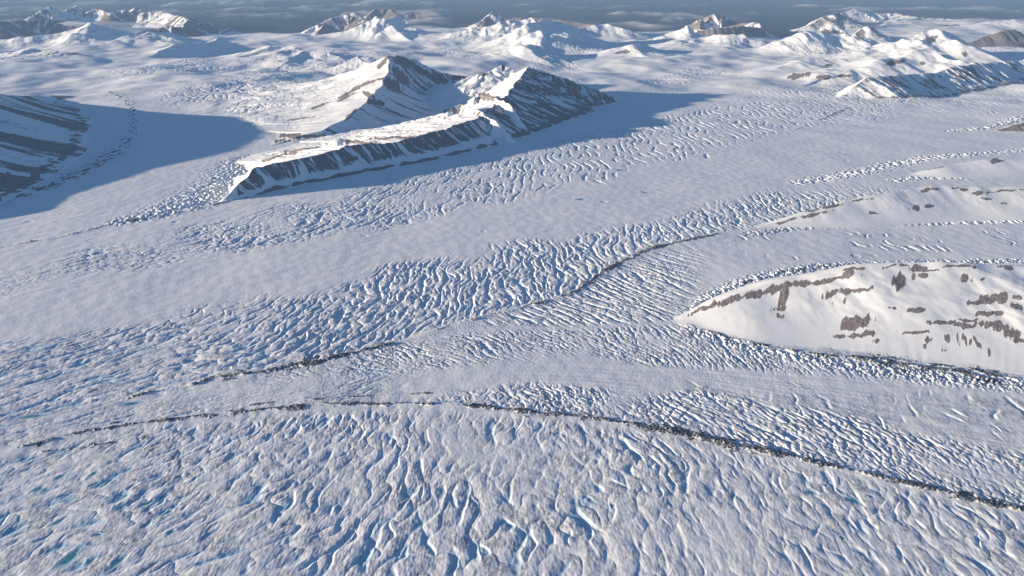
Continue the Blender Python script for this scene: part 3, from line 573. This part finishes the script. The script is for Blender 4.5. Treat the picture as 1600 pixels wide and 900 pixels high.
scene = bpy.context.scene
def link(o): scene.collection.objects.link(o); return o
def sheet(name, sel, mat, parent=None):
    q = QUADS[sel]
    used, inv = np.unique(q, return_inverse=True)
    me = bpy.data.meshes.new(name)
    # wind every face so that it looks up
    me.vertices.add(len(used)); me.vertices.foreach_set('co', Pf[used].ravel())
    me.loops.add(q.size); me.loops.foreach_set('vertex_index', inv.reshape(-1).astype(np.int32))
    me.polygons.add(len(q)); me.polygons.foreach_set('loop_start', np.arange(0, q.size, 4, dtype=np.int32))
    me.update(calc_edges=True)
    for k, a in ATT.items():
        t = me.attributes.new(k, 'FLOAT', 'POINT'); t.data.foreach_set('value', a[used].astype(f32))
    t = me.attributes.new('custom_normal', 'FLOAT_VECTOR', 'POINT'); t.data.foreach_set('vector', Nf[used].ravel())
    me.materials.append(mat); me.update()
    o = link(bpy.data.objects.new(name, me)); o.parent = parent
    return o

def props(o, label=None, cat=None, kind=None, group=None):
    for k, v in (('label', label), ('category', cat), ('kind', kind), ('group', group)):
        if v: o[k] = v
    return o

# ------------------------------------------------------------------ materials
def newmat(name):
    m = bpy.data.materials.new(name); m.use_nodes = True
    nt = m.node_tree; nt.nodes.clear(); return m, nt.nodes, nt.links
def terrain_material(name='snow_ice_and_rock', ra=(.115, .096, .098), rb=(.225, .19, .188)):
    m, N, L = newmat(name)
    out = N.new('ShaderNodeOutputMaterial'); bs = N.new('ShaderNodeBsdfPrincipled'); L.new(bs.outputs[0], out.inputs[0])
    geo = N.new('ShaderNodeNewGeometry')
    def attr(n): a = N.new('ShaderNodeAttribute'); a.attribute_name = n; return a.outputs['Fac']
    def noise(scale, det=3.0, rough=.55, vec=None):
        t = N.new('ShaderNodeTexNoise'); t.inputs['Scale'].default_value = scale; t.inputs['Detail'].default_value = det; t.inputs['Roughness'].default_value = rough
        L.new(vec or geo.outputs['Position'], t.inputs['Vector']); return t.outputs['Fac']
    def math_(op, a, b=None, c=None):
        t = N.new('ShaderNodeMath'); t.operation = op
        for k, v in enumerate((a, b, c)):
            if v is None: continue
            if isinstance(v, (int, float)): t.inputs[k].default_value = v
            else: L.new(v, t.inputs[k])
        return t.outputs[0]
    def ramp(v, a, b, lo=0., hi=1.):
        t = N.new('ShaderNodeMapRange'); t.interpolation_type = 'SMOOTHSTEP'
        L.new(v, t.inputs[0]); t.inputs[1].default_value = a; t.inputs[2].default_value = b; t.inputs[3].default_value = lo; t.inputs[4].default_value = hi; return t.outputs[0]
    def mix(f, a, b):
        t = N.new('ShaderNodeMix'); t.data_type = 'RGBA'; L.new(f, t.inputs[0])
        for k, v in ((6, a), (7, b)):
            if isinstance(v, tuple): t.inputs[k].default_value = (*v, 1)
            else: L.new(v, t.inputs[k])
        return t.outputs[2]
    mp = N.new('ShaderNodeMapping'); mp.inputs['Scale'].default_value = (1, .35, 1); L.new(geo.outputs['Position'], mp.inputs['Vector'])
    big = noise(.004, 4); fine = noise(.22, 3, .7); streak = noise(.12, 4, .75, mp.outputs[0])
    snow = mix(big, (.74, .76, .80), (.84, .85, .87))
    speck = math_('MULTIPLY', attr('dirt'), ramp(streak, .43, .56))
    col = mix(math_('MULTIPLY', speck, .74), snow, (.25, .27, .31))
    col = mix(math_('MULTIPLY', attr('ice'), ramp(fine, .25, .65, .55, 1)), col, (.26, .50, .70))  # ice blue, spread over all troughs to paint their shade bluer
    rk = attr('rock')
    rn = math_('ADD', rk, math_('MULTIPLY', math_('SUBTRACT', noise(.09, 4, .65), .5), .9))
    rm = ramp(rn, .0, .16)
    rockc = mix(noise(.03, 5, .65), ra, rb)
    rockc = mix(ramp(noise(.16, 5, .75), .55, .62), rockc, (.62, .62, .64))
    col = mix(rm, col, rockc)
    L.new(col, bs.inputs['Base Color']); bs.inputs['Roughness'].default_value = .75
    bs.inputs['Specular IOR Level'].default_value = .25
    b1 = N.new('ShaderNodeBump'); b1.inputs['Distance'].default_value = 1.0
    L.new(math_('ADD', .20, math_('MULTIPLY', math_('ADD', attr('dirt'), math_('MULTIPLY', rm, 1.2)), .5)), b1.inputs['Strength'])
    L.new(math_('ADD', math_('MULTIPLY', streak, 1.3), math_('MULTIPLY', noise(.06, 3), 2.2)), b1.inputs['Height']); L.new(b1.outputs[0], bs.inputs['Normal'])
    return m
TM = terrain_material(); DM = terrain_material('snow_ice_and_dark_debris', (.075, .08, .092), (.16, .165, .18))  # debris is dark rock; its blue-grey copy also paints in shade

# ------------------------------------------------------------------ the terrain, split where one landform ends and the next begins
g = sheet('glacier', QL == 0, TM); props(g, 'broad crevassed glacier of blue grey ice and wind packed snow filling the valley', 'glacier', 'structure')
LABEL = {
 'long': ('mountain', 'long steep ridge with dark striped rock face above the central glacier, rising to a sharp peak'),
 'pyramid': ('mountain', 'tallest white pyramid peak behind the long ridge, sunlit left flank and shaded right flank'),
 'left': ('mountain', 'shaded mountain at the left edge with slanting dark rock bands'),
 'right': ('mountain', 'low ridge with dark gullied rim along the far right glacier edge'),
 'cone': ('mountain', 'smooth white cone shaped peaks rising behind the dark rimmed right ridge'),
 'hillr': ('hill', 'low rounded snow hill with brown patches left of the white cone peaks'),
 'nunatak': ('hill', 'bright snow ridge spotted with brown rock patches, nearest hill on the right'),
 'mid': ('hill', 'low white spur with thin brown streaks behind the nearest spotted snow ridge'),
 'upper': ('hill', 'small white spur at the right edge above the streaked low spur'),
 'rockcorner': ('hill', 'small bare brown outcrop at the right edge beside smooth glacier'),
 'hillfar': ('mountain', 'broad hill with small rocky tops and an icefall on its front'),
 'darkr': ('mountain', 'dark brown rock peak with snow cap at the far right edge'),
 'farright': ('mountain', 'distant hazy brown and white range on the right skyline'),
 'lowfar': ('hill', 'faint low snow hill in haze at the far right corner'),
 'knob': ('hill', 'rounded white knob with one dark spot left of the flat topped mountain'),
 'mesa': ('mountain', 'flat topped dark mountain standing before the sea on the skyline'),
 'hills': ('hill', 'cluster of smooth white hills with long blue shadows beyond the long ridge'),
 'peaklet': ('mountain', 'small sharp triangular peak alone on the middle skyline'),
 'backrange': ('mountain', 'thin dark range on the skyline behind the smooth white hills'),
 'crag': ('mountain', 'dark craggy cliff with snow gullies beside drifting fog'),
 'snowcrag': ('hill', 'pair of white humps with rocky edges right of the dark craggy cliff'),
 'fogmesa': ('mountain', 'farthest flat dark summit poking out of the fog'),
 'farleft': ('mountain', 'distant jagged range of many small peaks on the left skyline'),
 'leftrange': ('mountain', 'dark sloping mountain at the upper left edge below the jagged range'),
 'leftcrag': ('mountain', 'row of dark pointed crags ending at the fog, left skyline'),
 'whitehill': ('hill', 'white pointed hill with a blue shaded right side, upper left'),
 'roundhill': ('hill', 'smooth round snow hill just right of the white pointed hill'),
 'outcrop': ('hill', 'small bright outcrop with brown top on the left snowfield'),
 'rim': ('hill', 'snow rim with a shaded hollow between the round hill and the icefall'),
 'rimtwo': ('hill', 'curved snow rim edged with thin dark rock left of the pyramid peak'),
 'shade_ridge': ('hill', 'unseen snow ridge added past the left edge to shade the glacier'),
}
MOR = {'strand': 'faint broken dirt strand running just above the long front debris ridge', 'trail': 'thin dark dirt trail just below the left end of the front debris ridge',
       'front': 'long dark debris ridge curving across the foreground ice', 'middle': 'dark debris line bending between two crevassed belts in the middle', 'lower': 'broken dark debris ridge in the ice left of the middle',
       'upper': 'thin dark debris line trailing from the tip of the long ridge', 'side': 'dark broken rubble along the front foot of the spotted snow ridge', 'back': 'dark rubble band along the back edge of the spotted snow ridge',
       'curl': 'dark debris band curling round the foot of the shaded left mountain', 'junction': 'short dark debris line leaving the tip of the right ridge'}
for gi, gname in enumerate(GROUPS):
    if not gname: continue
    sel = QL == gi
    if sel.sum() < 20: continue
    kind_name, lab = LABEL[gname]
    bare = sel & (QR > .05)
    if bare.sum() <= 12:
        o = sheet(kind_name, sel, TM); props(o, lab, kind_name, 'structure'); continue
    o = link(bpy.data.objects.new(kind_name, None)); props(o, lab, kind_name, 'structure')
    c = Pf[QUADS[sel][:, 0]].mean(0); o.location = (float(c[0]), float(c[1]), 0.0)
    for nm, q in (('snow_slope', sel & ~bare), ('rock_face', bare)):
        if q.sum() > 0: sheet(nm, q, TM, o).location = (-float(c[0]), -float(c[1]), 0.0)
for q, M in enumerate(MORAINES):
    sel = QL == 200 + q
    if sel.sum() < 20: continue
    o = sheet('moraine', sel, DM); props(o, MOR[M['name']], 'moraine', None, 'moraines on the glacier')
print('sheets', time.time() - T00)

# ------------------------------------------------------------------ melt pools
def pool_material():
    m, N, L = newmat('melt_water'); out = N.new('ShaderNodeOutputMaterial'); bs = N.new('ShaderNodeBsdfPrincipled'); L.new(bs.outputs[0], out.inputs[0])
    tx = N.new('ShaderNodeTexNoise'); tx.inputs['Scale'].default_value = .16; tx.inputs['Detail'].default_value = 4; geo = N.new('ShaderNodeNewGeometry'); L.new(geo.outputs['Position'], tx.inputs['Vector'])
    rp = N.new('ShaderNodeValToRGB'); rp.color_ramp.elements[0].position = .35; rp.color_ramp.elements[0].color = (.015, .12, .19, 1); rp.color_ramp.elements[1].position = .68; rp.color_ramp.elements[1].color = (.12, .42, .50, 1)
    L.new(tx.outputs['Fac'], rp.inputs[0]); L.new(rp.outputs[0], bs.inputs['Base Color']); bs.inputs['Roughness'].default_value = .25; return m
PM = pool_material()
def rim_material():
    m, N, L = newmat('rim_ice'); out = N.new('ShaderNodeOutputMaterial'); bs = N.new('ShaderNodeBsdfPrincipled'); L.new(bs.outputs[0], out.inputs[0])
    tx = N.new('ShaderNodeTexNoise'); tx.inputs['Scale'].default_value = .4; geo = N.new('ShaderNodeNewGeometry'); L.new(geo.outputs['Position'], tx.inputs['Vector'])
    rp = N.new('ShaderNodeValToRGB'); rp.color_ramp.elements[0].position = .4; rp.color_ramp.elements[0].color = (.14, .36, .46, 1); rp.color_ramp.elements[1].position = .6; rp.color_ramp.elements[1].color = (.62, .72, .78, 1)
    L.new(tx.outputs['Fac'], rp.inputs[0]); L.new(rp.outputs[0], bs.inputs['Base Color']); bs.inputs['Roughness'].default_value = .5; return m
RM = rim_material()
WHERE = ['long teal pool in a hollow at the bottom left corner', 'small half frozen pool right of the long bottom left pool', 'narrow dark teal pool third from the bottom left corner', 'blue pool in a trough of the left foreground, upper of a close pair',
 'slim blue pool at the top right of the left foreground pair', 'thin slanting pool just under the left foreground pair', 'narrow blue pool below the thin slanting pool', 'small curved pool in a trough, lowest of the left foreground cluster', 'tiny teal pool apart on the right of the left foreground cluster',
 'dark oval pool alone on smooth snow at the left', 'round tiny pool beside a hook shaped drift at the left', 'dark blue pool near the left edge in ribbed ice', 'slanting blue pool between ribs left of the foreground', 'upper slanting pool among the left ribs',
 'short pool below the upper slanting rib pool', 'wide dim teal pool at the left edge above the front debris ridge', 'faint small pool in the streaked ice far left', 'flat teal pool beside the broken debris ridge', 'bright teal pool, leftmost of the row below the debris ridge at right',
 'tiny bright pool between the two biggest right hand pools', 'pale frozen pool in the row right of the bright teal pool', 'bright round pool, biggest in the right hand row', 'small last pool at the right end of the row', 'lone round dark pool on the smooth middle lane',
 'flat blue pool left of the lone round pool on the smooth lane', 'small blue pool in the far crevassed belt', 'sliver of dark water in a foreground crevasse right of centre', 'sliver of dark water in a crevasse below the front debris ridge centre', 'tiny pool low in the right foreground ice']
for p, lab in zip(POOLS, WHERE):
    a = np.linspace(0, 2 * np.pi, 40, endpoint=False)
    c, s = math.cos(p['r']), math.sin(p['r']); k = 1 + .16 * np.sin(2 * a + p['i']) + .13 * np.sin(3 * a + 2.3 * p['i']) + .08 * np.sin(5 * a + p['i'] * 1.7)
    vs = []; fs = []
    for rr in (.35, .7, 1.0):
        u, v = p['a'] * k * rr * np.cos(a), p['b'] * k * rr * np.sin(a)
        vs += [(float(U * c - V * s), float(U * s + V * c), 0.0) for U, V in zip(u, v)]
    vs.append((0, 0, 0))
    for j in range(40): fs.append((120, j, (j + 1) % 40)); [fs.append((r * 40 + j, r * 40 + 40 + j, r * 40 + 40 + (j + 1) % 40, r * 40 + (j + 1) % 40)) for r in (0, 1)]
    big = p['a'] > 11; nm = 'water_surface' if big else 'meltwater_pool'
    me = bpy.data.meshes.new(nm); me.from_pydata(vs, [], fs); me.materials.append(PM); me.update()
    o = w_ = link(bpy.data.objects.new(nm, me))
    if big: o = link(bpy.data.objects.new('meltwater_pool', None)); w_.parent = o
    o.location = (p['x'], p['y'], p['z'] - .25)
    props(o, lab, 'pool', None, 'meltwater pools on the ice')
    if big:
        vs = []
        for rr, zz in ((.80, .12), (.9, .3), (1.06, .5)):
            q = rr + (.06 * np.sin(7 * a + p['i']) + .05 * np.sin(11 * a + 2 * p['i']) if rr < 1 else 0)
            u, v = p['a'] * k * q * np.cos(a), p['b'] * k * q * np.sin(a)
            vs += [(float(U * c - V * s), float(U * s + V * c), zz) for U, V in zip(u, v)]
        fs = [(r * 40 + j, r * 40 + 40 + j, r * 40 + 40 + (j + 1) % 40, r * 40 + (j + 1) % 40) for r in (0, 1) for j in range(40)]
        me = bpy.data.meshes.new('ice_rim'); me.from_pydata(vs, [], fs); me.materials.append(RM); me.update(); link(bpy.data.objects.new('ice_rim', me)).parent = o

# ------------------------------------------------------------------ sea and the fog lying on it
def sea():
    r = np.geomspace(9000, 125000, 60); a = np.linspace(-180, 180, 240, endpoint=False) * D2R
    X = (r[:, None] * np.sin(a)).ravel(); Y = (r[:, None] * np.cos(a)).ravel(); n = len(a)
    fs = [(i * n + j, (i) * n + (j + 1) % n, (i + 1) * n + (j + 1) % n, (i + 1) * n + j) for i in range(len(r) - 1) for j in range(n)]
    me = bpy.data.meshes.new('sea'); me.from_pydata(np.stack([X, Y, np.full_like(X, -45.0)], 1).tolist(), [], [f[::-1] for f in fs])
    m, N, L = newmat('sea_water'); out = N.new('ShaderNodeOutputMaterial'); bs = N.new('ShaderNodeBsdfPrincipled'); L.new(bs.outputs[0], out.inputs[0])
    bs.inputs['Base Color'].default_value = (.03, .05, .07, 1); bs.inputs['Roughness'].default_value = .6; bs.inputs['Specular IOR Level'].default_value = .2
    me.materials.append(m); me.update(); o = link(bpy.data.objects.new('sea', me)); props(o, 'dark blue grey sea beyond the mountains', 'sea', 'structure')
sea()

def fog_bank(seed, r0, r1, base, thick, cut, label, ang=(-40, 40), sx=5200, sy=9000):
    nr, na = int(260 * max(Q, .5)), int(620 * max(Q, .5))
    r = np.linspace(math.log(r0), math.log(r1), nr); r = np.exp(r); a = np.linspace(ang[0], ang[1], na) * D2R
    X = r[:, None] * np.sin(a); Y = r[:, None] * np.cos(a)
    qx, qy = to_map(X, Y)
    nz = fbm(X / sx, Y / sy, seed, 5, .55) + .25 * pn(X / 900, Y / 2600, seed + 9)
    edge = sst(0, .10, (a - a[0]) / (a[-1] - a[0]))[None, :] * sst(0, .10, (a[-1] - a) / (a[-1] - a[0]))[None, :] * sst(0, .12, np.arange(nr) / nr)[:, None] * sst(0, .1, 1 - np.arange(nr) / nr)[:, None]
    t = np.clip(nz - cut, 0, 1) * edge
    T = thick * t ** .7
    top = base + T; bot = base - .3 * T
    v = np.concatenate([np.stack([X, Y, top], -1).reshape(-1, 3), np.stack([X, Y, bot], -1).reshape(-1, 3)]).astype(f32)
    op = np.concatenate([(sst(0, .55, t)).ravel()] * 2).astype(f32)
    id_ = np.arange(nr * na).reshape(nr, na)
    q = np.stack([id_[:-1, :-1], id_[1:, :-1], id_[1:, 1:], id_[:-1, 1:]], -1).reshape(-1, 4)
    q = q[(op[q].max(1) > .01)]
    q = np.concatenate([q[:, ::-1]])
    used, inv = np.unique(q, return_inverse=True)
    me = bpy.data.meshes.new('fog'); me.vertices.add(len(used)); me.vertices.foreach_set('co', v[used].ravel()); me.loops.add(q.size); me.loops.foreach_set('vertex_index', inv.reshape(-1).astype(np.int32))
    me.polygons.add(len(q)); me.polygons.foreach_set('loop_start', np.arange(0, q.size, 4, dtype=np.int32)); me.update(calc_edges=True)
    at = me.attributes.new('thickness', 'FLOAT', 'POINT'); at.data.foreach_set('value', op[used]); me.polygons.foreach_set('use_smooth', np.ones(len(q), bool))
    me.materials.append(FM); me.update(); o = link(bpy.data.objects.new('fog', me)); props(o, label, 'fog', 'stuff'); return o
def fog_material():
    m, N, L = newmat('fog'); out = N.new('ShaderNodeOutputMaterial'); tr = N.new('ShaderNodeBsdfTransparent'); df = N.new('ShaderNodeBsdfDiffuse'); tl = N.new('ShaderNodeBsdfTranslucent'); ad = N.new('ShaderNodeMixShader'); mx = N.new('ShaderNodeMixShader')
    df.inputs[0].default_value = (.82, .83, .85, 1); tl.inputs[0].default_value = (.82, .83, .85, 1); ad.inputs[0].default_value = .45; L.new(df.outputs[0], ad.inputs[1]); L.new(tl.outputs[0], ad.inputs[2])
    at = N.new('ShaderNodeAttribute'); at.attribute_name = 'thickness'; ml = N.new('ShaderNodeMath'); ml.operation = 'MULTIPLY'; ml.inputs[1].default_value = .6; L.new(at.outputs['Fac'], ml.inputs[0])
    L.new(ml.outputs[0], mx.inputs[0]); L.new(tr.outputs[0], mx.inputs[1]); L.new(ad.outputs[0], mx.inputs[2]); L.new(mx.outputs[0], out.inputs[0]); return m
FM = fog_material()
fog_bank(500, 24000, 110000, 60, 300, .02, 'streaky fog drifting over the sea at the upper left', (-42, -2))
fog_bank(520, 26000, 60000, 40, 260, .22, 'thin fog wisps between the farthest peaks at the upper right', (-4, 40))

# ------------------------------------------------------------------ air
def haze():
    lo, hi, s = -130.0, 1560.0, 150000.0
    hi = max(hi, float(Z.max()) + 20)
    v = [(-s, -s, lo), (s, -s, lo), (s, s, lo), (-s, s, lo), (-s, -s, hi), (s, -s, hi), (s, s, hi), (-s, s, hi)]
    me = bpy.data.meshes.new('haze'); me.from_pydata(v, [], [(0, 3, 2, 1), (4, 5, 6, 7), (0, 1, 5, 4), (1, 2, 6, 5), (2, 3, 7, 6), (3, 0, 4, 7)])
    m, N, L = newmat('haze'); out = N.new('ShaderNodeOutputMaterial'); vo = N.new('ShaderNodeVolumePrincipled'); L.new(vo.outputs[0], out.inputs['Volume'])
    vo.inputs['Color'].default_value = (.24, .37, .56, 1); vo.inputs['Density'].default_value = HAZE; vo.inputs['Anisotropy'].default_value = 0.0
    me.materials.append(m); me.update(); o = link(bpy.data.objects.new('haze', me)); props(o, 'thin blue haze over the whole ice landscape', 'haze', 'stuff')
HAZE = 1.3e-5
haze()

# ------------------------------------------------------------------ light and camera
w = bpy.data.worlds.new('World'); scene.world = w; w.use_nodes = True
N, L = w.node_tree.nodes, w.node_tree.links; N.clear()
sk = N.new('ShaderNodeTexSky'); sk.sky_type = 'NISHITA'; sk.sun_disc = False; sk.sun_elevation = SUN_EL
tx, ty = math.cos(SUN_AZ), math.sin(SUN_AZ)                       # light travels this way; the sun stands opposite
sk.sun_rotation = math.atan2(-tx, -ty); sk.altitude = 1500; sk.ozone_density = 3.6; sk.dust_density = .2
bg = N.new('ShaderNodeBackground'); bg.inputs[1].default_value = .067; out = N.new('ShaderNodeOutputWorld')
L.new(sk.outputs[0], bg.inputs[0]); L.new(bg.outputs[0], out.inputs[0])
sl = bpy.data.lights.new('sun', 'SUN'); sl.energy = 4.6; sl.angle = .5 * D2R; sl.color = (1, .83, .605)
so = link(bpy.data.objects.new('sun', sl))
from mathutils import Vector
so.rotation_euler = Vector((tx * math.cos(SUN_EL), ty * math.cos(SUN_EL), -math.sin(SUN_EL))).to_track_quat('-Z', 'Y').to_euler()
cd = bpy.data.cameras.new('camera'); cd.sensor_width = 36; cd.lens = 36 * FPX / 1600; cd.clip_start = 5; cd.clip_end = 400000
co = link(bpy.data.objects.new('camera', cd)); co.location = (0, 0, CAM_H); co.rotation_euler = (math.pi / 2 - TILT, 0, 0); scene.camera = co
vs = scene.view_settings; scene.display_settings.display_device = 'sRGB'; vs.view_transform = 'Standard'; vs.look = 'None'; vs.gamma = 1; vs.exposure = 1.32; vs.use_curve_mapping = False
scene.render.engine = 'CYCLES'; cy = scene.cycles
cy.use_denoising = True; cy.max_bounces = 5; cy.diffuse_bounces = 3; cy.volume_bounces = 1; cy.transparent_max_bounces = 12; cy.volume_step_rate = 4; cy.volume_max_steps = 64
print('script', time.time() - T00)
